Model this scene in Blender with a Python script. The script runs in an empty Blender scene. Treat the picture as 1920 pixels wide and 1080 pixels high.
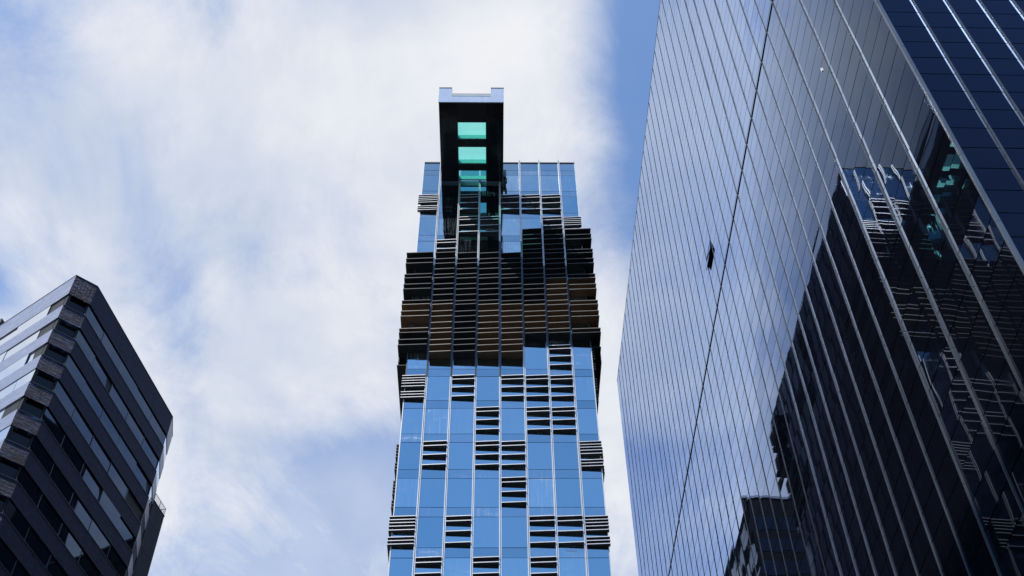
import bpy, math, random
from mathutils import Matrix, Vector
random.seed(7)
scene = bpy.context.scene
COL = scene.collection
CAM_Z = 1.6

# ------------------------------------------------------------------ camera
cam_d = bpy.data.cameras.new('camera')
cam = bpy.data.objects.new('camera', cam_d)
COL.objects.link(cam)
R3 = Matrix(((0.9996851687665069, -0.0123918603295375, -0.02181754215886208),
             (-0.023504247660454527, -0.7668157570833256, -0.6414367817880746),
             (-0.008781440098099355, 0.6417476423691009, -0.7668656008868204)))
# columns of R3 are the camera axes in the world
def set_cam():
    m = R3.to_4x4()
    m.translation = Vector((0, 0, CAM_Z))
    cam.matrix_world = m
set_cam()
cam_d.sensor_width = 36
cam_d.lens = 2183.2 / 1920 * 36
cam_d.clip_start = 0.1
cam_d.clip_end = 5000
scene.camera = cam

# ------------------------------------------------------------------ light
SUN_AZ = math.radians(-137)      # clockwise from +Y
SUN_EL = math.radians(55)
world = bpy.data.worlds.new('World')
scene.world = world
world.use_nodes = True
nt = world.node_tree
for n in list(nt.nodes):
    nt.nodes.remove(n)
def N(t, **k):
    n = nt.nodes.new(t)
    for a, b in k.items():
        setattr(n, a, b)
    return n
def L(a, b):
    nt.links.new(a, b)
def M(op, a, b=None, c=None, clamp=False):
    n = N('ShaderNodeMath', operation=op, use_clamp=clamp)
    for i, v in enumerate((a, b, c)):
        if v is None:
            continue
        if isinstance(v, (int, float)):
            n.inputs[i].default_value = v
        else:
            L(v, n.inputs[i])
    return n.outputs[0]
def SS(v, lo, hi, a=0.0, b=1.0):
    n = N('ShaderNodeMapRange', interpolation_type='SMOOTHSTEP')
    L(v, n.inputs[0])
    for i, q in enumerate((lo, hi, a, b)):
        n.inputs[i + 1].default_value = q
    return n.outputs[0]
sky = N('ShaderNodeTexSky', sky_type='NISHITA')
sky.sun_disc = False
sky.sun_elevation = SUN_EL
sky.sun_rotation = SUN_AZ
sky.air_density = 1.25
sky.dust_density = 0.0
sky.ozone_density = 2.5
tc = N('ShaderNodeTexCoord')
sep = N('ShaderNodeSeparateXYZ')
L(tc.outputs['Generated'], sep.inputs[0])
zz = M('MAXIMUM', sep.outputs[2], 0.06)
cx = M('DIVIDE', sep.outputs[0], zz)
cy = M('DIVIDE', sep.outputs[1], zz)
def noise(scale, detail, rough, off, dist=0.0, sy=1.0, rot=0.0):
    comb = N('ShaderNodeCombineXYZ')
    L(cx, comb.inputs[0]); L(cy, comb.inputs[1])
    mp = N('ShaderNodeMapping')
    L(comb.outputs[0], mp.inputs[0])
    mp.inputs['Location'].default_value = off
    mp.inputs['Rotation'].default_value = (0, 0, rot)
    mp.inputs['Scale'].default_value = (1, sy, 1)
    n = N('ShaderNodeTexNoise')
    L(mp.outputs[0], n.inputs['Vector'])
    n.inputs['Scale'].default_value = scale
    n.inputs['Detail'].default_value = detail
    n.inputs['Roughness'].default_value = rough
    n.inputs['Distortion'].default_value = dist
    return n.outputs[0]
def blob(x, y, rx, ry):
    a = M('DIVIDE', M('SUBTRACT', cx, x), rx)
    b = M('DIVIDE', M('SUBTRACT', cy, y), ry)
    r2 = M('ADD', M('MULTIPLY', a, a), M('MULTIPLY', b, b))
    return M('POWER', 2.718, M('MULTIPLY', r2, -1.0))
n_big = noise(2.2, 7, 0.52, (3.1, 1.7, 0), 0.25, 0.75, 0.25)
n_fine = noise(5.5, 13, 0.68, (0.4, 5.2, 0), 0.7, 0.55, 0.2)
cov = M('ADD', M('MULTIPLY', n_big, 0.58), M('MULTIPLY', n_fine, 0.42))
# the bank of cloud lies ahead and to the left, open blue beyond its edge and behind the camera
bank = SS(cy, -0.80, -0.35, -0.15, 0.13)
low = SS(cy, 0.95, 1.45, 0.0, -0.09)
edge = M('MULTIPLY', SS(cx, 0.02, 0.30, 0.0, -0.16), SS(cy, 0.70, 1.10, 1.0, 0.0))
cov = M('ADD', M('ADD', M('ADD', cov, bank), edge), low)
cov = M('SUBTRACT', cov, M('MULTIPLY', blob(0.185, 0.56, 0.085, 0.26), 0.30))
cov = M('ADD', cov, M('MULTIPLY', blob(-0.12, 0.60, 0.17, 0.16), 0.10))
cov = M('ADD', cov, M('MULTIPLY', blob(0.16, 1.25, 0.22, 0.32), 0.16))
cov = M('ADD', cov, M('MULTIPLY', blob(-0.17, 0.86, 0.10, 0.16), 0.09))
cov = M('SUBTRACT', cov, M('MULTIPLY', blob(-0.36, 0.93, 0.05, 0.20), 0.15))
cov = M('SUBTRACT', cov, M('MULTIPLY', blob(-0.56, 0.82, 0.05, 0.06), 0.16))
cov = M('SUBTRACT', cov, M('MULTIPLY', blob(-0.33, 1.28, 0.14, 0.22), 0.10))
cov = M('SUBTRACT', cov, M('MULTIPLY', blob(-0.13, 1.16, 0.06, 0.12), 0.11))
cov = M('SUBTRACT', cov, M('MULTIPLY', blob(-0.47, 0.50, 0.08, 0.07), 0.12))
cov = M('SUBTRACT', cov, M('MULTIPLY', blob(-0.27, 0.50, 0.05, 0.06), 0.10))
mask = M('MULTIPLY_ADD', SS(cov, 0.40, 0.71), 0.88, 0.10)
mask = M('MAXIMUM', mask, SS(cy, 0.75, 1.30, 0.10, 0.50))      # milky air lower down
shade = SS(noise(3.4, 8, 0.55, (8.3, 2.1, 0), 0.3), 0.30, 0.70)
ccol = N('ShaderNodeMix', data_type='RGBA')
L(shade, ccol.inputs['Factor'])
ccol.inputs['A'].default_value = (4.0, 4.45, 5.35, 1)
ccol.inputs['B'].default_value = (6.0, 6.05, 6.2, 1)
mixs = N('ShaderNodeMix', data_type='RGBA')
L(mask, mixs.inputs['Factor'])
tint = N('ShaderNodeMix', data_type='RGBA', blend_type='MULTIPLY')      # the cool balance of the picture
tint.inputs['Factor'].default_value = 1.0
L(sky.outputs[0], tint.inputs['A'])
tint.inputs['B'].default_value = (.80, 1.10, 1.40, 1)
L(tint.outputs['Result'], mixs.inputs['A'])
L(ccol.outputs['Result'], mixs.inputs['B'])
bg = N('ShaderNodeBackground')
L(mixs.outputs['Result'], bg.inputs[0])
bg.inputs[1].default_value = 0.15
wo = N('ShaderNodeOutputWorld')
L(bg.outputs[0], wo.inputs[0])

sun_d = bpy.data.lights.new('sun', 'SUN')
sun_d.energy = 5.0
sun_d.angle = math.radians(0.53)
sun_d.color = (1.0, 0.95, 0.88)
sun = bpy.data.objects.new('sun', sun_d)
COL.objects.link(sun)
sdir = Vector((math.sin(SUN_AZ) * math.cos(SUN_EL), math.cos(SUN_AZ) * math.cos(SUN_EL), math.sin(SUN_EL)))
sun.rotation_euler = sdir.to_track_quat('Z', 'Y').to_euler()
sun.location = (-60, -60, 160)

vs = scene.view_settings
vs.view_transform = 'Standard'
vs.look = 'None'
vs.exposure = 0.0
vs.gamma = 1.0
vs.use_curve_mapping = False
scene.cycles.max_bounces = 8
scene.cycles.glossy_bounces = 6
scene.cycles.transparent_max_bounces = 8

# ------------------------------------------------------------------ materials
def mat(name, color=(.5, .5, .5), rough=.5, metal=0.0, ior=1.5, spec=.5, build=None):
    m = bpy.data.materials.new(name)
    m.use_nodes = True
    t = m.node_tree
    p = t.nodes['Principled BSDF']
    p.inputs['Base Color'].default_value = (*color, 1)
    p.inputs['Roughness'].default_value = rough
    p.inputs['Metallic'].default_value = metal
    p.inputs['IOR'].default_value = ior
    p.inputs['Specular IOR Level'].default_value = spec
    if build:
        build(t, p)
    return m
def tnode(t, typ, **k):
    n = t.nodes.new(typ)
    for a, b in k.items():
        setattr(n, a, b)
    return n
def tnoise(t, vec, scale, detail=4, rough=.5, dist=0):
    n = tnode(t, 'ShaderNodeTexNoise')
    n.inputs['Scale'].default_value = scale
    n.inputs['Detail'].default_value = detail
    n.inputs['Roughness'].default_value = rough
    n.inputs['Distortion'].default_value = dist
    if vec is not None:
        t.links.new(vec, n.inputs['Vector'])
    return n.outputs[0]
def tmap(t, v, lo, hi, a, b, smooth=True):
    n = tnode(t, 'ShaderNodeMapRange')
    if smooth:
        n.interpolation_type = 'SMOOTHSTEP'
    t.links.new(v, n.inputs[0])
    for i, q in enumerate((lo, hi, a, b)):
        n.inputs[i + 1].default_value = q
    return n.outputs[0]
def tmath(t, op, a, b):
    n = tnode(t, 'ShaderNodeMath', operation=op)
    for i, v in enumerate((a, b)):
        if isinstance(v, (int, float)):
            n.inputs[i].default_value = v
        else:
            t.links.new(v, n.inputs[i])
    return n.outputs[0]
def tscale(t, vec, s, loc=None):
    mp = tnode(t, 'ShaderNodeMapping')
    t.links.new(vec, mp.inputs[0])
    mp.inputs['Scale'].default_value = s
    return mp.outputs[0]
def world_pos(t):
    return tnode(t, 'ShaderNodeNewGeometry').outputs['Position']
def bump(t, p, h, dist, strength=1.0):
    b = tnode(t, 'ShaderNodeBump')
    b.inputs['Strength'].default_value = strength
    b.inputs['Distance'].default_value = dist
    t.links.new(h, b.inputs['Height'])
    t.links.new(b.outputs[0], p.inputs['Normal'])
def mixcol(t, f, a, b):
    m = tnode(t, 'ShaderNodeMix', data_type='RGBA')
    if isinstance(f, (int, float)):
        m.inputs['Factor'].default_value = f
    else:
        t.links.new(f, m.inputs['Factor'])
    for k, v in (('A', a), ('B', b)):
        if isinstance(v, tuple):
            m.inputs[k].default_value = (*v, 1)
        else:
            t.links.new(v, m.inputs[k])
    return m.outputs['Result']

def b_wallglass(t, p):
    pos = world_pos(t)
    bump(t, p, tnoise(t, pos, .30, 1, .4), .008)
    st = tnoise(t, tscale(t, pos, (1, 1.6, .12)), 1.2, 5, .6)
    t.links.new(tmap(t, st, .45, .8, .012, .06), p.inputs['Roughness'])
def b_towerglass(tint_a, tint_b):
    def f(t, p):
        pos = world_pos(t)
        oi = tnode(t, 'ShaderNodeObjectInfo').outputs['Random']
        bump(t, p, tnoise(t, pos, .5, 2, .5), .010)
        col = mixcol(t, oi, tint_a, tint_b)
        streak = tnoise(t, tscale(t, pos, (9, 9, .35)), 1.0, 4, .6)
        smear = tnoise(t, tscale(t, pos, (.55, .55, 2.6)), 1.0, 6, .6, .6)
        pane = tmap(t, oi, .35, 1.0, .08, 1)
        d = tmath(t, 'MULTIPLY', tmath(t, 'ADD', tmap(t, streak, .45, .8, 0, .40), tmap(t, smear, .55, .76, 0, .55)), pane)
        col2 = mixcol(t, d, col, (.50, .55, .62))
        t.links.new(col2, p.inputs['Base Color'])
        t.links.new(tmath(t, 'ADD', tmath(t, 'MULTIPLY', d, .5), .02), p.inputs['Roughness'])
        t.links.new(tmath(t, 'SUBTRACT', 1.0, tmath(t, 'MULTIPLY', d, .7)), p.inputs['Metallic'])
    return f
def b_metal(c, amt=.25):
    def f(t, p):
        pos = world_pos(t)
        n = tnoise(t, tscale(t, pos, (1.2, 1.2, .25)), 1.0, 5, .6)
        col = mixcol(t, tmap(t, n, .3, .75, 0, 1), c, tuple(x * (1 - amt) for x in c))
        t.links.new(col, p.inputs['Base Color'])
    return f
def b_wood(t, p):
    pos = world_pos(t)
    n = tnoise(t, tscale(t, pos, (1.0, 14, 14)), 1.0, 5, .6)
    t.links.new(mixcol(t, tmap(t, n, .3, .7, 0, 1), (.17, .108, .058), (.07, .045, .026)), p.inputs['Base Color'])
def b_stone(rows, amp, ca, cb, hi, sc, lo_, hi_):
    """thin split-face stone courses: long strips of uneven relief, bright streaks painted in as glints"""
    def f(t, p):
        tc_ = tnode(t, 'ShaderNodeTexCoord').outputs['UV']
        br = tnode(t, 'ShaderNodeTexBrick')
        t.links.new(tc_, br.inputs['Vector'])
        br.inputs['Scale'].default_value = 1.0
        br.inputs['Brick Width'].default_value = .7
        br.inputs['Row Height'].default_value = rows
        br.inputs['Mortar Size'].default_value = .014
        br.inputs['Mortar Smooth'].default_value = .3
        br.inputs['Color1'].default_value = (*ca, 1)
        br.inputs['Color2'].default_value = (*cb, 1)
        br.inputs['Mortar'].default_value = (*[x * .4 for x in ca], 1)
        br.inputs['Bias'].default_value = 0
        n = tnoise(t, tscale(t, tc_, sc), 1.0, 6, .65, .9)
        col = mixcol(t, tmap(t, n, lo_, hi_, 0, 1), br.outputs['Color'], hi)
        t.links.new(col, p.inputs['Base Color'])
        h = tmath(t, 'ADD', n, tmath(t, 'MULTIPLY', br.outputs['Fac'], -.5))
        bump(t, p, h, amp)
    return f
def b_ground(ca, cb, sc):
    def f(t, p):
        pos = world_pos(t)
        n = tnoise(t, pos, sc, 8, .6)
        t.links.new(mixcol(t, tmap(t, n, .3, .7, 0, 1), ca, cb), p.inputs['Base Color'])
    return f

def mirror_glass(name, ior, power, gain, tint_):
    """dark body-tinted glass: black to look through, a coloured mirror at grazing angles"""
    m = bpy.data.materials.new(name)
    m.use_nodes = True
    t = m.node_tree
    for n in list(t.nodes):
        t.nodes.remove(n)
    pos = world_pos(t)
    b = tnode(t, 'ShaderNodeBump')
    b.inputs['Distance'].default_value = .008
    t.links.new(tnoise(t, pos, .30, 1, .4), b.inputs['Height'])
    df = tnode(t, 'ShaderNodeBsdfDiffuse'); df.inputs[0].default_value = (.004, .005, .010, 1)
    gl = tnode(t, 'ShaderNodeBsdfGlossy'); gl.inputs[0].default_value = (*tint_, 1)
    st = tnoise(t, tscale(t, pos, (1, 1.6, .12)), 1.2, 5, .6)
    t.links.new(tmap(t, st, .45, .8, .012, .05), gl.inputs['Roughness'])
    fr = tnode(t, 'ShaderNodeFresnel'); fr.inputs['IOR'].default_value = ior
    for q in (gl, fr):
        t.links.new(b.outputs[0], q.inputs['Normal'])
    k = tmath(t, 'MINIMUM', tmath(t, 'MULTIPLY', tmath(t, 'POWER', fr.outputs[0], power), gain), .80)
    mx = tnode(t, 'ShaderNodeMixShader')
    t.links.new(k, mx.inputs[0])
    t.links.new(df.outputs[0], mx.inputs[1]); t.links.new(gl.outputs[0], mx.inputs[2])
    o = tnode(t, 'ShaderNodeOutputMaterial'); t.links.new(mx.outputs[0], o.inputs[0])
    return m
G_WALL = mirror_glass('dark_mirror_glass', 1.8, 4.0, 54.0, (.62, .75, 1.0))
G_END = mirror_glass('blue_black_mirror_glass', 1.8, 2.0, 2.4, (.42, .60, 1.0))
G_TOWER = mat('blue_vision_glass', (.2, .4, .7), .02, 1, 1.5, .5, b_towerglass((.31, .46, .51), (.50, .63, .66)))
G_SPAN = mat('blue_spandrel_glass', (.2, .4, .7), .03, 1, 1.5, .5, b_towerglass((.28, .41, .45), (.42, .54, .58)))
G_SIDE = mat('dark_side_glass', (.02, .025, .035), .04, 0, 1.7)
ALU = mat('pale_aluminium', (.72, .73, .75), .38, .35, build=b_metal((.74, .75, .77), .18))
ALU_D = mat('grey_anodised_aluminium', (.2, .21, .23), .3, .6, build=b_metal((.15, .165, .185), .3))
DARK_MUL = mat('dark_anodised_mullion', (.03, .034, .04), .35, .4, build=b_metal((.035, .04, .048), .3))
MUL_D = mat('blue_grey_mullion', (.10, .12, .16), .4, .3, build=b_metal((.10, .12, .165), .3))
BLACK = mat('black_gasket', (.008, .009, .012), .55)
CORE = mat('dark_backing', (.012, .014, .018), .7)
SOFFIT = mat('charcoal_soffit_panel', (.012, .014, .020), .32, build=b_metal((.012, .014, .020), .4))
SOFFIT2 = mat('gloss_soffit_panel', (.010, .011, .016), .12, 0, 1.6, build=b_metal((.010, .011, .016), .4))
FASCIA = mat('pearl_fascia_panel', (.64, .72, .86), .14, .5, build=b_metal((.64, .72, .86), .12))
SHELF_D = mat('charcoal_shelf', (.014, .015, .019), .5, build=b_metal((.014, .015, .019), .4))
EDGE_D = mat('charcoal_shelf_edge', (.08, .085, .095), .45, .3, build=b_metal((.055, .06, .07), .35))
WOOD = mat('brown_timber_shelf', (.2, .13, .08), .6, build=b_wood)
EDGE = mat('bronze_shelf_edge', (.42, .40, .36), .45, .3, build=b_metal((.20, .185, .165), .35))
STONE = mat('slate_split_stone', (.05, .06, .09), .48, 0, 1.5, .3, b_stone(.24, .16, (.008, .011, .030), (.018, .025, .062), (.16, .22, .44), (.55, 5.2, 1), .52, .68))  # sun glints on the corner face painted in as pale streaks
STONE_SHADE = mat('slate_fine_stone_shaded', (.05, .06, .09), .55, 0, 1.5, .25, b_stone(.20, .03, (.010, .015, .042), (.018, .026, .066), (.04, .055, .125), (1.6, 5.0, 1), .50, .80))  # same slate, darker: shade of the right face put into the colour
STONE_LIT = mat('slate_stone_lit', (.05, .06, .09), .34, 0, 1.55, .6, b_stone(.16, .01, (.21, .245, .37), (.26, .295, .43), (.36, .385, .50), (.5, 1.5, 1), .5, .85))  # same slate, paler: light on the left and end faces put into the colour
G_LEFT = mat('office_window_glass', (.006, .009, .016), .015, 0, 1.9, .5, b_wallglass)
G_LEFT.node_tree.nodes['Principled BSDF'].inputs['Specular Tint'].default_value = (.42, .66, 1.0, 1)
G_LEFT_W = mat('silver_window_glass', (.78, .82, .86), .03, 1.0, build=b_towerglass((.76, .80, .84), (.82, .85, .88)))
G_CHAM = mat('black_corner_glass', (.006, .007, .01), .05, 0, 1.35)
REVEAL = mat('dark_window_reveal', (.015, .017, .024), .6)
CONC = mat('dark_render_wall', (.045, .052, .060), .7, build=b_ground((.040, .047, .055), (.058, .066, .075), .5))
REAR = mat('black_cladding', (.010, .011, .014), .85, 0, 1.3, .1)
ASPH = mat('asphalt', (.05, .05, .05), .85, build=b_ground((.045, .045, .047), (.065, .064, .062), 1.2))
PAVE = mat('pavement_concrete', (.3, .29, .28), .8, build=b_ground((.27, .26, .25), (.34, .33, .31), .8))
GROUND = mat('city_ground', (.25, .24, .23), .9, build=b_ground((.09, .088, .085), (.15, .145, .14), .05))
PAINT = mat('white_road_paint', (.75, .75, .73), .7)
WHITE = mat('white_plastic', (.8, .8, .76), .4)
def teal_glass():
    m = bpy.data.materials.new('teal_floor_glass')
    m.use_nodes = True
    t = m.node_tree
    for n in list(t.nodes):
        t.nodes.remove(n)
    tr = tnode(t, 'ShaderNodeBsdfTransparent')
    pos = world_pos(t)
    n = tnoise(t, pos, 1.3, 4, .5)
    t.links.new(mixcol(t, n, (.55, 1.0, .92), (.64, 1.0, .97)), tr.inputs[0])
    gl = tnode(t, 'ShaderNodeBsdfGlossy')
    gl.inputs['Roughness'].default_value = .03
    gl.inputs[0].default_value = (.6, .9, .85, 1)
    mx = tnode(t, 'ShaderNodeMixShader')
    mx.inputs[0].default_value = .07
    t.links.new(tr.outputs[0], mx.inputs[1]); t.links.new(gl.outputs[0], mx.inputs[2])
    o = tnode(t, 'ShaderNodeOutputMaterial')
    t.links.new(mx.outputs[0], o.inputs[0])
    return m
TEAL = teal_glass()
TEALWELL = mat('teal_lit_well_lining', (.14, .55, .46), .35)
def clear_glass():
    m = bpy.data.materials.new('clear_balustrade_glass')
    m.use_nodes = True
    t = m.node_tree
    for n in list(t.nodes):
        t.nodes.remove(n)
    tr = tnode(t, 'ShaderNodeBsdfTransparent'); tr.inputs[0].default_value = (.80, .88, .92, 1)
    gl = tnode(t, 'ShaderNodeBsdfGlossy'); gl.inputs['Roughness'].default_value = .02
    mx = tnode(t, 'ShaderNodeMixShader'); mx.inputs[0].default_value = .15
    t.links.new(tr.outputs[0], mx.inputs[1]); t.links.new(gl.outputs[0], mx.inputs[2])
    o = tnode(t, 'ShaderNodeOutputMaterial'); t.links.new(mx.outputs[0], o.inputs[0])
    return m
CLEAR = clear_glass()

# ------------------------------------------------------------------ mesh helpers
class MB:
    def __init__(self):
        self.v = []; self.f = []; self.uv = []
    def box(self, x0, x1, y0, y1, z0, z1):
        return self.hexa([(x0, y0, z0), (x1, y0, z0), (x1, y1, z0), (x0, y1, z0),
                          (x0, y0, z1), (x1, y0, z1), (x1, y1, z1), (x0, y1, z1)])
    def hexa(self, p):
        b = len(self.v)
        self.v += [tuple(q) for q in p]
        for q in ((0, 3, 2, 1), (4, 5, 6, 7), (0, 1, 5, 4), (1, 2, 6, 5), (2, 3, 7, 6), (3, 0, 4, 7)):
            self.f.append(tuple(b + i for i in q))
        return self
    def prism(self, pts, z0, z1):
        b = len(self.v); n = len(pts)
        self.v += [(x, y, z0) for x, y in pts] + [(x, y, z1) for x, y in pts]
        self.f.append(tuple(b + i for i in reversed(range(n))))
        self.f.append(tuple(b + n + i for i in range(n)))
        for i in range(n):
            j = (i + 1) % n
            self.f.append((b + i, b + j, b + n + j, b + n + i))
        return self
    def mesh(self, name, m, uvf=None):
        me = bpy.data.meshes.new(name)
        me.from_pydata(self.v, [], self.f)
        me.materials.append(m)
        if uvf:
            ul = me.uv_layers.new(name='UVMap')
            for lp in me.loops:
                ul.data[lp.index].uv = uvf(me.vertices[lp.vertex_index].co)
        me.update()
        return me
    def build(self, name, m, parent, uvf=None):
        return put(name, self.mesh(name, m, uvf), parent)
def put(name, me, parent, loc=(0, 0, 0), rot=None):
    o = bpy.data.objects.new(name, me)
    COL.objects.link(o)
    o.parent = parent
    o.location = loc
    if rot:
        o.rotation_euler = rot
    return o
def thing(name, label, cat, loc, rz=0.0):
    o = bpy.data.objects.new(name, None)
    COL.objects.link(o)
    o.empty_display_size = 2
    o.location = loc
    o.rotation_euler = (0, 0, rz)
    o['label'] = label
    o['category'] = cat
    return o

# ------------------------------------------------------------------ the ground
def sheet(name, x0, x1, y0, y1, z0, z1, m):
    o = MB().box(x0, x1, y0, y1, z0, z1).build(name, m, None)
    o['kind'] = 'structure'
    return o
sheet('ground', -2500, 2500, -2500, 2500, -1.0, -0.004, GROUND)
sheet('road', -9, 17.5, -300, 50, -.5, 0.0, ASPH)
sheet('pavement', 17.6, 22.1, -300, 50, -.5, .13, PAVE)
sheet('pavement', -14.2, -9.1, -300, 50, -.5, .13, PAVE)
mb = MB()
for i in range(40):
    mb.box(4.2, 4.35, -200 + i * 6, -197 + i * 6, .002, .006)
o = mb.build('road_marking', PAINT, None)
o['kind'] = 'structure'

# ------------------------------------------------------------------ central tower
TH = -0.0135
tower = thing('office_tower', 'slender blue glass tower with louvred bays and a cantilevered skydeck, centre of the view', 'tower',
              (66.3 * -math.sin(TH), 66.3 * math.cos(TH), 0), TH)
EDGES = [-7.37, -5.66, -3.68, -1.69, .29, 2.28, 4.27, 6.26, 7.90]
F0 = 50.01 + CAM_Z
FL = 3.6
def F(k): return F0 + FL * k
def U(k): return F0 + FL * k + .87
TOP = 98.97 + CAM_Z
DEPTH = 38.0
BK = .06
# body behind the glass
MB().box(EDGES[0] + .1, EDGES[-1] - .1, .12, DEPTH - .12, 0, TOP - .6).build('core_body', CORE, tower)

# glass panes: one object each
pane_cache = {}
def tower_pane(c, z0, z1, m):
    w = EDGES[c + 1] - EDGES[c]
    gap = .02
    key = (round(w, 2), round(z1 - z0, 2), m.name)
    if key not in pane_cache:
        pane_cache[key] = MB().box(gap, w - gap, 0, .05, gap, z1 - z0 - gap).mesh('glass_pane', m)
    a = math.radians(.30)
    put('glass_pane', pane_cache[key], tower, (EDGES[c], random.uniform(0, .004), z0),
        (random.uniform(-a, a), 0, random.uniform(-a, a)))
for c in range(8):
    for k in range(0, 14):
        tower_pane(c, U(k - 1), F(k), G_TOWER)
        tower_pane(c, F(k), U(k), G_SPAN)
    tower_pane(c, U(13), TOP, G_SPAN)
# storeys below the picture, and the flanks and back of the tower
mb = MB()
for c in range(8):
    for k in range(-13, 0):
        mb.box(EDGES[c] + .02, EDGES[c + 1] - .02, 0, .05, U(k - 1) + .02 if k > -13 else .3, F(k) - .02)
        mb.box(EDGES[c] + .02, EDGES[c + 1] - .02, 0, .05, F(k) + .02, U(k) - .02)
mb.box(EDGES[0], EDGES[-1], 0, .05, U(-1) - .0201, U(-1) - .02)
mb.build('lower_glazing', G_TOWER, tower)
for sx, x0, x1 in ((-1, EDGES[0] + .002, EDGES[0] + .06), (1, EDGES[-1] - .06, EDGES[-1] - .002)):
    mb = MB()
    for j in range(19):
        y0 = .06 + j * 2.0
        for k in range(-13, 14):
            mb.box(x0, x1, y0 + .02, y0 + 1.96, U(k - 1) + .02, F(k) - .02)
            mb.box(x0, x1, y0 + .02, y0 + 1.96, F(k) + .02, U(k) - .02)
        mb.box(x0, x1, y0 + .02, y0 + 1.96, U(13) + .02, TOP)
    mb.build('side_glazing', G_SIDE, tower)
MB().box(EDGES[0] + .1, EDGES[-1] - .1, DEPTH - .1, DEPTH, 0, TOP).build('rear_wall', G_SIDE, tower)
MB().box(EDGES[0] - .02, EDGES[-1] + .02, -.06, .35, TOP + .004, TOP + .16).build('parapet_cap', BLACK, tower)
for x in (EDGES[0] - .02, EDGES[-1] - .33):
    MB().box(x, x + .35, .354, DEPTH, TOP + .004, TOP + .16).build('parapet_cap', BLACK, tower)

# vertical mullions, a pair of slim fins each, jointed at every floor
for i, s in enumerate(EDGES):
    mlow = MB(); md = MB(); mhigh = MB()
    zs = [F(k) - .25 for k in range(-13, 14)] + [TOP + .42]
    zs[0] = 0.3
    for kk, (a, b) in enumerate(zip(zs[:-1], zs[1:])):
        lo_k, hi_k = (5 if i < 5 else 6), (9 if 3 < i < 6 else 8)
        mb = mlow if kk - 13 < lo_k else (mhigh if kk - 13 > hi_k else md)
        if 0 < i < 8:
            mb.box(s - .085, s - .02, -.26, -.004, a + .012, b - .012)
            mb.box(s + .02, s + .085, -.20, -.004, a + .012, b - .012)
            mb.box(s - .02, s + .02, -.15, -.004, a, b)
        else:
            mb.box(s - .035, s + .035, -.08, -.004, a + .012, b - .012)
    mlow.build('mullion', ALU, tower)
    mhigh.build('mullion', ALU, tower)
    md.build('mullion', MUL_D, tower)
for s, sg in ((EDGES[0], -1), (EDGES[-1], 1)):
    mb = MB()
    for j in range(1, 19):
        y = .05 + j * 2.0
        a, b = sorted((s + sg * .002, s + sg * .14))
        mb.box(a, b, y - .05, y + .05, .3, TOP + .1)
    mb.build('side_mullion', ALU_D, tower)

# louvre blades: trapezoid shelves, deeper at their right end
blade_cache = {}
def blade(name, s0, s1, z, d0, d1, th, m, em, front=.0, y_in=-.006):
    key = (name, round(s1 - s0, 2), d0, d1, th)
    if key not in blade_cache:
        w = s1 - s0
        p = MB().hexa([(0, -d0, 0), (w, -d1, 0), (w, y_in, 0), (0, y_in, 0),
                       (0, -d0, th), (w, -d1, th), (w, y_in, th), (0, y_in, th)])
        me = p.mesh(name, m)
        me.materials.append(em)
        me.polygons[2].material_index = 1      # front edge
        me.update()
        blade_cache[key] = me
    return put(name, blade_cache[key], tower, (s0, 0, z))
REG = (.09, .52, 1.42, 2.42)
DENSE = (.10, .40, .68, .98, 1.32, 1.95, 2.25, 2.55)
def louvre_cell(c, r):
    if c in (0, 7):
        for o_ in DENSE:
            z = F(r) - o_ - .1
            if c == 0:
                blade('louver_blade', EDGES[0] - .26, EDGES[1] - .1, z, .27, .36, .06, ALU_LV, ALU)
            else:
                blade('louver_blade', EDGES[7] + .1, EDGES[8] + .12, z, .27, .36, .06, ALU_LV, ALU)
    else:
        for o_ in REG:
            blade('louver_blade', EDGES[c] + .095, EDGES[c + 1] - .095, F(r) - o_ - .1, .27, .38, .066, ALU_LV, ALU)
ALU_LV = mat('grey_louver_metal', (.20, .21, .23), .45, .3, build=b_metal((.06, .065, .075), .25))
for r, cols in {6: (6,), 5: (0, 2, 4, 5, 6), 4: (3, 5, 6), 3: (1, 3, 4, 7), 2: (4,), 1: (0, 2, 5, 6, 7), 0: (1, 3, 5),
                12: (0, 2, 4, 5, 6), 11: (2, 3, 6, 7), 10: (1,)}.items():
    for c in cols:
        louvre_cell(c, r)
# louvres of the flanks (seen as a serrated outline and in reflections)
def side_louvre(sg, r, y0, y1, proud=.26):
    s = EDGES[0] if sg < 0 else EDGES[-1]
    mb = MB()
    for o_ in DENSE:
        a, b = sorted((s + sg * .005, s + sg * proud))
        z = F(r) - o_ - .1
        mb.box(a, b, y0, y1, z, z + .09)
    mb.build('side_louver', ALU_LV, tower)
for sg, r, y0, y1 in ((-1, 3, .1, 2.0), (-1, 1, -.03, 2.0), (-1, 2, .1, 2.0), (1, 6, .1, 2.0), (1, 5, .1, 2.0), (1, 3, .45, 2.0), (1, 12, 20, 22),
                      (1, 13, 33.8, 38), (1, 12, 35.8, 38.2), (1, 11, 33.8, 38.2), (1, 10, 29.8, 38.2), (1, 13, 20, 22), (1, 12, 24, 28),
                      (-1, 8, 20, 24), (-1, 7, 22, 30), (-1, 5, 18, 26), (-1, 4, 24, 32), (-1, 2, 16, 24), (-1, 6, 30, 36), (-1, 3, 30, 37),
                      (-1, 9, 26, 34), (-1, 10, 18, 30), (-1, 11, 10, 18), (-1, 12, 28, 36), (-1, 1, 20, 34)):
    side_louvre(sg, r, y0, y1, .5 if y0 > 30 else .26)

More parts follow.
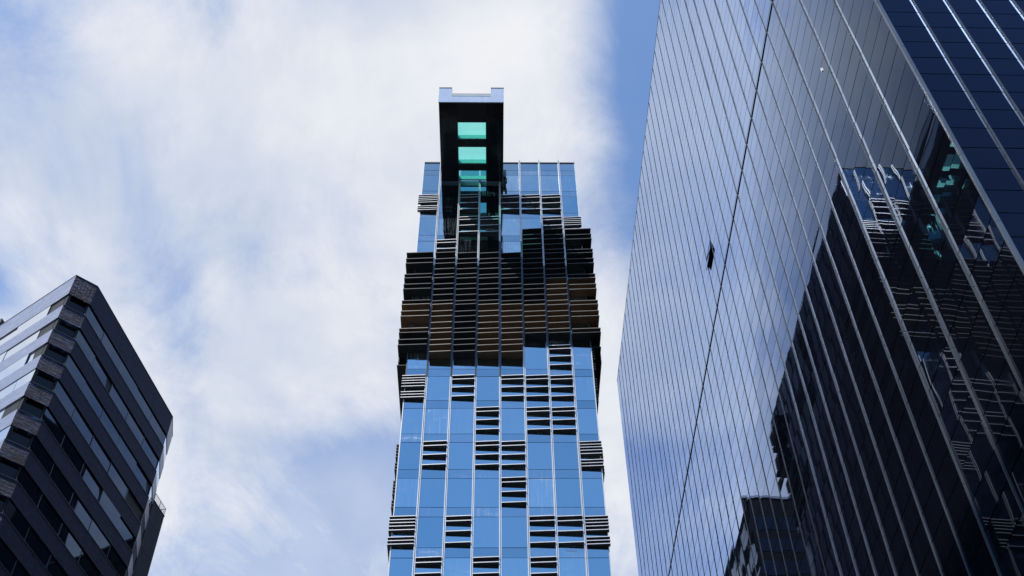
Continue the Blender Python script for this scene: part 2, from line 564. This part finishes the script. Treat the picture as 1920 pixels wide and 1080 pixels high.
# deep timber shelves across the middle of the tower
SH = (.24, 0.0, -.18, -.40, -.62)
D0, D1, TK = .80, .92, .07
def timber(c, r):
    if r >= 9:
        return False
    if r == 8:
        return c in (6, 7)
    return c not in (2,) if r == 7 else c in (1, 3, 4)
def shelf(c, r, z):
    t_ = timber(c, r)
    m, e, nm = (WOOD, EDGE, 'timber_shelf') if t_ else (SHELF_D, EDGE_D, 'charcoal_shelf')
    dz = random.uniform(-.03, .03)
    if c == 0:
        blade(nm, EDGES[0] - .82, EDGES[1] - .1, z, D0, D1, TK, m, e)
    elif c == 7:
        blade(nm, EDGES[7] + .1, EDGES[8] + .86, z, D0, D1, TK, m, e)
    else:
        blade(nm, EDGES[c] + .095, EDGES[c + 1] - .095, z + dz, D0, D1, TK, m, e)
for c in range(8):
    lo, hi = (7, 10) if c >= 5 else (6, 9)
    for r in range(lo, hi + 1):
        for i, fr in enumerate(SH):
            if c < 5 and r == 6 and i == 4:
                continue
            if c in (0, 7) and i == 3:
                continue
            shelf(c, r, F(r) + FL * fr - TK)
    if c >= 5:
        shelf(c, 6, F(6) + FL * .24 - TK)
# the shelves wrap the corners and run back along both flanks
for sg, s, lo, hi, pr in ((-1, EDGES[0], 6, 9, .82), (1, EDGES[-1], 6, 10, .86)):
    for r in range(lo, hi + 1):
        for i, fr in enumerate(SH):
            if i == 3:
                continue
            if sg > 0 and r == 6 and i > 1:
                continue
            z = F(r) + FL * fr - TK
            a, b = sorted((s + sg * .005, s + sg * pr))
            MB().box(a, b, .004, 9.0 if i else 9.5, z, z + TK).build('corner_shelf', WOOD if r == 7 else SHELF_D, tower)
        a, b = sorted((s + sg * (pr - .10), s + sg * (pr - .02)))
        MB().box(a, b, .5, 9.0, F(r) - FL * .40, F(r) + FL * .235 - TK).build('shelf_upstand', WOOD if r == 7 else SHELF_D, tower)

# the cantilevered skydeck
S0, S1 = -5.50, .60
ZB = 95.4 + CAM_Z
NF = 9.22
DT = .92
W0, W1 = -3.80, -1.04
deck = MB()
MB().box(S0, W0, -NF, -.27, ZB, ZB + DT).build('deck_beam', SOFFIT, tower)
MB().box(W1, S1, -NF, -.27, ZB, ZB + DT).build('deck_beam', SOFFIT, tower)
yy_ = [.28, 2.1, 4.0, 5.9, 7.75, NF - .02]
for a, b in ((S0 + .03, (S0 + W0) / 2 - .01), ((S0 + W0) / 2 + .01, W0 - .03), (W1 + .03, (W1 + S1) / 2 - .01), ((W1 + S1) / 2 + .01, S1 - .03)):
    for y0, y1 in zip(yy_[:-1], yy_[1:]):
        w, h = b - a, y1 - y0
        q = math.radians(.35)
        put('soffit_panel', MB().box(-w / 2, w / 2, -h / 2 + .012, h / 2 - .012, -.03, -.004).mesh('soffit_panel', SOFFIT2), tower,
            ((a + b) / 2, -(y0 + y1) / 2, ZB - .008), (random.uniform(-q, q), random.uniform(-q, q), 0))
wells = [(7.05, 5.06), (4.27, 2.22), (1.54, .30)]
ys = [NF] + [q for w in wells for q in w] + [.27]
for a, b in zip(ys[::2], ys[1::2]):
    if a - b > .05:
        MB().box(W0 + .002, W1 - .002, -a, -b, ZB + .012, ZB + DT).build('deck_cross_beam', SOFFIT, tower)
for a, b in wells:
    mb = MB()
    mb.box(W0 + .003, W0 + .04, -a + .002, -b - .002, ZB + .1, ZB + DT - .06)
    mb.box(W1 - .04, W1 - .003, -a + .002, -b - .002, ZB + .1, ZB + DT - .06)
    if b > .1:
        mb.box(W0 + .041, W1 - .041, -b - .06, -b - .004, ZB + .1, ZB + DT - .06)
    mb.build('well_lining', TEALWELL, tower)
    MB().box(W0 + .002, W1 - .002, -a + .002, -b - .002, ZB + DT - .05, ZB + DT - .01).build('floor_glass', TEAL, tower)
    mb = MB()
    mb.box(W0 + .003, W1 - .003, -b - .14, -b - .065, ZB + .05, ZB + .12)
    mb.build('well_bracket', ALU_D, tower)
    for x in (-2.75, -1.95):
        MB().box(x - .05, x + .05, -b - .16, -b - .10, ZB + .28, ZB + .38).build('well_bolt', ALU, tower)
# fascia, corner posts and balustrade
MB().box(S0 - .03, S1 + .03, -NF - .10, -NF - .002, ZB - .02, ZB + 1.05).build('front_fascia', FASCIA, tower)
for a, b in ((S0 - .03, S0 + 1.18), (S1 - 1.18, S1 + .03)):
    MB().box(a, b, -NF - .098, -NF + .35, ZB + 1.054, ZB + 2.52).build('corner_post', FASCIA, tower)
    MB().box(a - .012, b + .012, -NF - .13, -NF + .38, ZB + 2.524, ZB + 2.62).build('post_cap', BLACK, tower)
MB().box(S0 + 1.2, S1 - 1.2, -NF - .12, -NF + .05, ZB + 1.054, ZB + 1.10).build('fascia_cap', BLACK, tower)
MB().box(S0 + 1.19, S1 - 1.19, -NF + .02, -NF + .035, ZB + 1.102, ZB + 1.66).build('balustrade_glass', CLEAR, tower)
MB().box(S0 + 1.19, S1 - 1.19, -NF + .01, -NF + .05, ZB + 1.662, ZB + 1.70).build('handrail', ALU_D, tower)
for a in (S0 - .03, S1 - .04):
    MB().box(a, a + .07, -NF + .4, -.3, ZB + DT + .004, ZB + 1.9).build('balustrade_glass', CLEAR, tower)
    MB().box(a - .01, a + .08, -NF + .4, -.3, ZB + 1.904, ZB + 1.97).build('handrail', ALU, tower)
MB().box(S1 + .03, S1 + .32, -.9, -.3, ZB - .1, ZB + 1.1).build('deck_bracket', SOFFIT, tower)
MB().box(S1 + .20, S1 + .40, -.75, -.5, ZB - .75, ZB - .12).build('deck_bracket', SOFFIT, tower)

# ------------------------------------------------------------------ the block behind the tower
rear = thing('rear_office_block', 'dark office block behind the blue tower, seen mirrored low in the glass wall', 'building', (0, 125, 0))
MB().box(-8, 8.6, 0, 30, 0, 104.6 + CAM_Z).build('wall', REAR, rear)
MB().box(-8.1, 8.75, -.15, 30.1, 104.604 + CAM_Z, 105.0 + CAM_Z).build('roof_coping', ALU_D, rear)
mb = MB()
for k in range(8, 29):
    for j in range(7):
        mb.box(8.602, 8.64, 1 + j * 4.2, 4.6 + j * 4.2, k * 3.6, k * 3.6 + 2.1)
mb.build('window', G_CHAM, rear)
mb = MB()
for k in range(8, 29):
    for j in range(4):
        mb.box(8 - j * 3.6 - 3.0, 8 - j * 3.6, -.05, -.004, k * 3.6, k * 3.6 + 2.1)
mb.build('window', G_CHAM, rear)

# ------------------------------------------------------------------ unseen block left of the street, added to darken the glass reflections
blk = thing('reflection_blocker', 'unseen tall block left of the street, added to darken reflections in the glass walls', 'building', (-32, -20, 0))
MB().box(-34, 0, -36, 32, 0, 150).build('wall', CONC, blk)
mb = MB()
for k in range(2, 40):
    mb.box(.004, .05, -35, 31, k * 3.7, k * 3.7 + 2.2)
    mb.box(-33, -1, 32.004, 32.05, k * 3.7, k * 3.7 + 2.2)
mb.build('window_band', G_SIDE, blk)

# ------------------------------------------------------------------ right-hand glass building
XW, YN, YF = 22.36, 30.0, 138.4
ZR = 141.0 + CAM_Z
glassb = thing('glass_office_building', 'tall dark mirror-glass office block filling the right side, reflecting clouds and the tower', 'building', (XW, YN, 0))
def joints():
    z = [0.1]
    base = 60.80 + CAM_Z
    k0 = math.floor((base - 2.0) / 1.757)
    q = base - k0 * 1.757
    while q < ZR - .9:
        z.append(q)
        q += 1.757
    z.append(ZR)
    return z
ZJ = joints()
YM = [30.0, 33.73, 37.5, 41.22] + [41.22 + 2.668 * i for i in range(1, 27)]
YM += [YM[-1] + (YF - YM[-1]) / 9 * i for i in range(1, 10)]
ZD = 85.1 + CAM_Z                      # the dark band half way up
MB().box(.10, 42, .10, YF - YN, 0, ZR - .2).build('core_body', CORE, glassb)
set_back = 0.0
cells = []
for a, b in zip(YM[:-1], YM[1:]):
    for z0, z1 in zip(ZJ[:-1], ZJ[1:]):
        if z0 < ZD < z1:
            z_list = [(z0, ZD - .034), (ZD + .034, z1)]
            z_list = [q for q in z_list if q[1] - q[0] > .15]
        else:
            z_list = [(z0, z1)]
        for q in z_list:
            cells.append((a, b, *q))
vis = Matrix(R3).transposed()
def project(p):
    c = vis @ (Vector(p) - Vector((0, 0, CAM_Z)))
    if c.z > -1:
        return None
    return (960 + 2183.2 * c.x / -c.z, 540 - 2183.2 * c.y / -c.z)
def shown(c):
    p = project((XW, (c[0] + c[1]) / 2, (c[2] + c[3]) / 2))
    if not p or not (-40 < p[0] < 1960 and -40 < p[1] < 1120):
        return 0
    d2 = XW ** 2 + ((c[0] + c[1]) / 2) ** 2 + ((c[2] + c[3]) / 2) ** 2
    return (c[1] - c[0]) * (c[3] - c[2]) / d2 ** 1.5
cells.sort(key=shown, reverse=True)
wp_cache = {}
G = .032
def tilt():
    return random.gauss(0, math.radians(.15))
far = MB()
OPEN = None
for i, c in enumerate(cells):
    up = -.05 if c[2] > ZD else 0.0
    if c[0] < 70.9 < c[1] and c[2] < 92.3 + CAM_Z - 1.0 < c[3]:
        OPEN = c
        continue
    if i < 262:
        key = (round(c[1] - c[0], 2), round(c[3] - c[2], 2))
        if key not in wp_cache:
            w, h = c[1] - c[0], c[3] - c[2]
            wp_cache[key] = MB().box(0, .05, -w / 2 + G, w / 2 - G, -h / 2 + G, h / 2 - G).mesh('glass_pane', G_WALL)
        put('glass_pane', wp_cache[key], glassb, (up, (c[0] + c[1]) / 2 - YN, (c[2] + c[3]) / 2), (0, tilt(), tilt()))
    else:
        ty, tz = tilt(), tilt()
        y0, y1, z0, z1 = c[0] - YN + G, c[1] - YN - G, c[2] + G, c[3] - G
        ym, zm = (y0 + y1) / 2, (z0 + z1) / 2
        g = lambda y, z: up + (z - zm) * math.sin(ty) - (y - ym) * math.sin(tz)
        far.hexa([(g(y0, z0), y0, z0), (up + .05, y0, z0), (up + .05, y1, z0), (g(y1, z0), y1, z0),
                  (g(y0, z1), y0, z1), (up + .05, y0, z1), (up + .05, y1, z1), (g(y1, z1), y1, z1)])
o = far.build('far_glass_panes', G_WALL, glassb)
o['kind'] = 'stuff'
# one casement stands open
if OPEN:
    c = OPEN
    w, h = c[1] - c[0], c[3] - c[2]
    put('open_casement', MB().box(0, .06, -w / 2, w / 2, -h, 0).mesh('open_casement', G_WALL), glassb,
        (-.03, (c[0] + c[1]) / 2 - YN, c[3]), (0, math.radians(9), 0))
    MB().box(.06, .09, c[0] - YN + .05, c[1] - YN - .05, c[2] + .02, c[3] - .02).build('open_casement_void', BLACK, glassb)
# vertical mullions of the street front
for i, y in enumerate(YM[1:-1]):
    mb = MB()
    yl = y - YN
    w, d = (.046, .13) if y < 42 else ((.034, .09) if y < 62 else (.024, .045))
    z = .2
    sec = random.choice((5.27, 7.03, 5.27))
    z += random.uniform(0, 3)
    for a, b in ((.2, ZD - .034), (ZD + .034, ZR)):
        zz_ = a
        off = -.05 if a > ZD - 1 else 0
        while zz_ < b - .1:
            e = min(b, zz_ + sec)
            mb.box(off - d, off - .003, yl - w, yl - .012, zz_ + .012, e - .012)
            mb.box(off - d * .8, off - .003, yl + .012, yl + w, zz_ + .012, e - .012)
            zz_ = e
    mb.build('mullion', ALU_D if y < 62 else DARK_MUL, glassb)
MB().box(-.065, .09, 0.01, YF - YN, ZD - .03, ZD + .03).build('shadow_band', BLACK, glassb)
MB().box(-.06, .6, -.02, YF - YN + .05, ZR + .004, ZR + .30).build('roof_coping', BLACK, glassb)
# corner trim
mb = MB()
z = .2
while z < ZR:
    e = min(ZR, z + 5.27)
    mb.box(-.10, .10, -.10, .06, z + .012, e - .012)
    z = e
mb.build('corner_trim', ALU_D, glassb)
# the near end wall, facing the camera
xs = [.12 + 1.98 * i for i in range(0, 15)]
ecells = []
for a, b in zip(xs[:-1], xs[1:]):
    for z0, z1 in zip(ZJ[:-1], ZJ[1:]):
        ecells.append((a, b, z0, z1))
def eshown(c):
    p = project((XW + (c[0] + c[1]) / 2, YN, (c[2] + c[3]) / 2))
    return 1 if p and -60 < p[0] < 1980 and -60 < p[1] < 1140 else 0
rest = MB()
me_e = MB().box(G, 1.98 - G, 0, .05, G, 1.757 - G).mesh('glass_pane', G_END)
n_e = 0
for c in ecells:
    if eshown(c) and abs(c[3] - c[2] - 1.757) < .01 and n_e < 36:
        n_e += 1
        put('glass_pane', me_e, glassb, (c[0], 0, c[2]), (tilt() * .6, 0, tilt() * .6))
    else:
        rest.box(c[0] + G, c[1] - G, 0, .05, c[2] + G, c[3] - G)
rest.build('end_wall_glazing', G_END, glassb)
for x in xs[1:]:
    mb = MB()
    z = .2
    while z < ZR:
        e = min(ZR, z + 5.27)
        mb.box(x - .045, x - .012, -.11, -.003, z + .012, e - .012)
        mb.box(x + .012, x + .045, -.11, -.003, z + .012, e - .012)
        z = e
    mb.build('mullion', ALU_D, glassb)
# small white fitting on a mullion
MB().box(-.34, -.22, 37.92 - YN, 38.06 - YN, 68.2 + CAM_Z, 68.55 + CAM_Z).build('wall_fitting', WHITE, glassb)

# ------------------------------------------------------------------ left-hand banded building
ZL = 93.4 + CAM_Z
A = Vector((-42.36, 77.17)); B = Vector((-40.47, 78.64)); C = Vector((-35.87, 98.07)); E_ = Vector((-36.43, 101.34))
dl = Vector((math.sin(math.radians(126.5)), math.cos(math.radians(126.5))))
Lf = A - dl * 26
back1 = E_ + Vector((-30, 8)); back2 = Lf + Vector((-6, 22))
banded = thing('banded_office_building', 'dark slate-banded office building with a chamfered corner at the lower left', 'building', (A.x, A.y, 0))
def loc2(p): return (p.x - A.x, p.y - A.y)
PTS = [Lf, A, B, C, E_, back1, back2]
def inset(d):
    c = Vector((-50, 95))
    return [loc2(p + (c - p).normalized() * d) for p in PTS]
MB().prism(inset(.8), 0, ZL - .3).build('core_body', REVEAL, banded)
# storey levels
lev = []            # (z0, z1) of stone bands from the top
z = ZL
lev.append((ZL - 2.87, ZL))
k = 0
zb = ZL - 2.87
while zb > 4:
    zt = zb - 1.72
    lev.append((zt - 1.90, zt))
    zb = zt - 1.90
faces = [(Lf, A, 'l', STONE_LIT, G_LEFT_W, 5.07, 2.6), (A, B, 'c', STONE, REVEAL, 99, 0), (B, C, 'r', STONE_SHADE, G_LEFT, 4.1, 3.8), (C, E_, 'e', STONE_LIT, G_LEFT_W, 99, 0)]
VISIBLE_Z = 55
for (p, q, tag_, sm, gm, sp, first) in faces:
    d = (q - p); ln = d.length; d = d / ln
    ang = math.atan2(d.y, d.x)
    org = loc2(p)
    uvf = lambda co: (co.x, co.z)
    for i, (z0, z1) in enumerate(lev):
        me = MB().box(0 if tag_ != 'l' else 0, ln, .0, .45, 0, z1 - z0).mesh('stone_band', sm, lambda co, i=i: (co.x + i * 3.37, co.z + i * 5.1))
        put('stone_band', me, banded, (org[0], org[1], z0), (0, 0, ang))
        if i == 0:
            put('parapet_coping', MB().box(-.02, ln + .02, -.03, .5, .004, .09).mesh('parapet_coping', BLACK), banded, (org[0], org[1], z1), (0, 0, ang))
        if i + 1 < len(lev):
            w0, w1 = lev[i + 1][1], z0
            # window panes
            if tag_ == 'l':
                cuts = [ln]; x = ln - (first if i % 2 == 0 else 2.6)
                while x > 0:
                    cuts.append(x); x -= sp
                cuts.append(0); cuts = sorted(cuts)
            else:
                cuts = [0]; x = first if sp < 90 else ln
                while x < ln - .3:
                    cuts.append(x); x += sp
                cuts.append(ln)
            dep = {'l': .10, 'c': .42, 'r': .13, 'e': .05}[tag_]
            g_here = gm if tag_ != 'c' else G_CHAM
            for x0, x1 in zip(cuts[:-1], cuts[1:]):
                if z0 > VISIBLE_Z - 10:
                    put('window_pane', MB().box(x0 + .03, x1 - .03, dep, dep + .04, .03, w1 - w0 - .03).mesh('window_pane', g_here), banded,
                        (org[0], org[1], w0), (random.gauss(0, math.radians(.18)), 0, ang + random.gauss(0, math.radians(.18))))
            put('window_frame', MB().box(0, ln, dep + .05, dep + .3, .003, w1 - w0 - .003).mesh('window_frame', BLACK), banded, (org[0], org[1], w0), (0, 0, ang))
            if tag_ == 'r' and z0 > VISIBLE_Z - 10:
                for x in cuts[1:-1]:
                    put('window_post', MB().box(x - .035, x + .035, dep - .03, dep + .045, .004, w1 - w0 - .004).mesh('window_post', ALU_D), banded, (org[0], org[1], w0), (0, 0, ang))
            if tag_ in 'rc':
                put('window_sill', MB().box(0.02, ln - .02, -.04, .02, -.05, -.003).mesh('window_sill', ALU_D), banded, (org[0], org[1], w0), (0, 0, ang))
# roof plant room, just showing over the parapet
MB().box(-20, 0, 0, 14, 0, 6.4).build('plant_room', CONC, banded)
pr = [o for o in banded.children if o.name.startswith('plant_room')][0]
pr.location = (-54.0 - A.x, 87.3 - A.y, ZL - 1.8)
pr.rotation_euler = (0, 0, math.radians(-12))

# ------------------------------------------------------------------ lower block behind it, with a roof railing
ann = thing('annex_building', 'plain dark lower block with a roof railing, behind the banded building', 'building', (-36.44, 101.3, 0))
az = math.radians(13.4)
ann.rotation_euler = (0, 0, -az)
ZA = 83.87 + CAM_Z
MB().box(-14, 0, .1, 2.92, 0, ZA).build('wall', CONC, ann)
MB().box(-14.05, .04, .06, 2.97, ZA + .004, ZA + .10).build('roof_coping', BLACK, ann)
mb = MB()
for i in range(24):
    y = .12 + i * .119
    mb.box(-.035, -.02, y - .006, y + .006, ZA + .1, ZA + 1.02)
for i in range(30):
    x = -.1 - i * .119
    mb.box(x - .006, x + .006, 2.86, 2.875, ZA + .1, ZA + 1.02)
mb.build('railing_bars', ALU_D, ann)
MB().box(-.05, -.01, .1, 2.9, ZA + 1.024, ZA + 1.07).build('handrail', BLACK, ann)
MB().box(-4, -.052, 2.85, 2.9, ZA + 1.024, ZA + 1.07).build('handrail', BLACK, ann)
for y in (.12, 1.5, 2.87):
    MB().box(-.055, -.012, y - .02, y + .02, ZA + .102, ZA + 1.02).build('railing_post', BLACK, ann)
for z in (ZA - 2.6, ZA - 6.2, ZA - 9.8, ZA - 13.4):
    MB().box(.001, .012, .1, 2.92, z, z + .03).build('wall_joint', BLACK, ann)

bpy.context.view_layer.update()
set_cam()
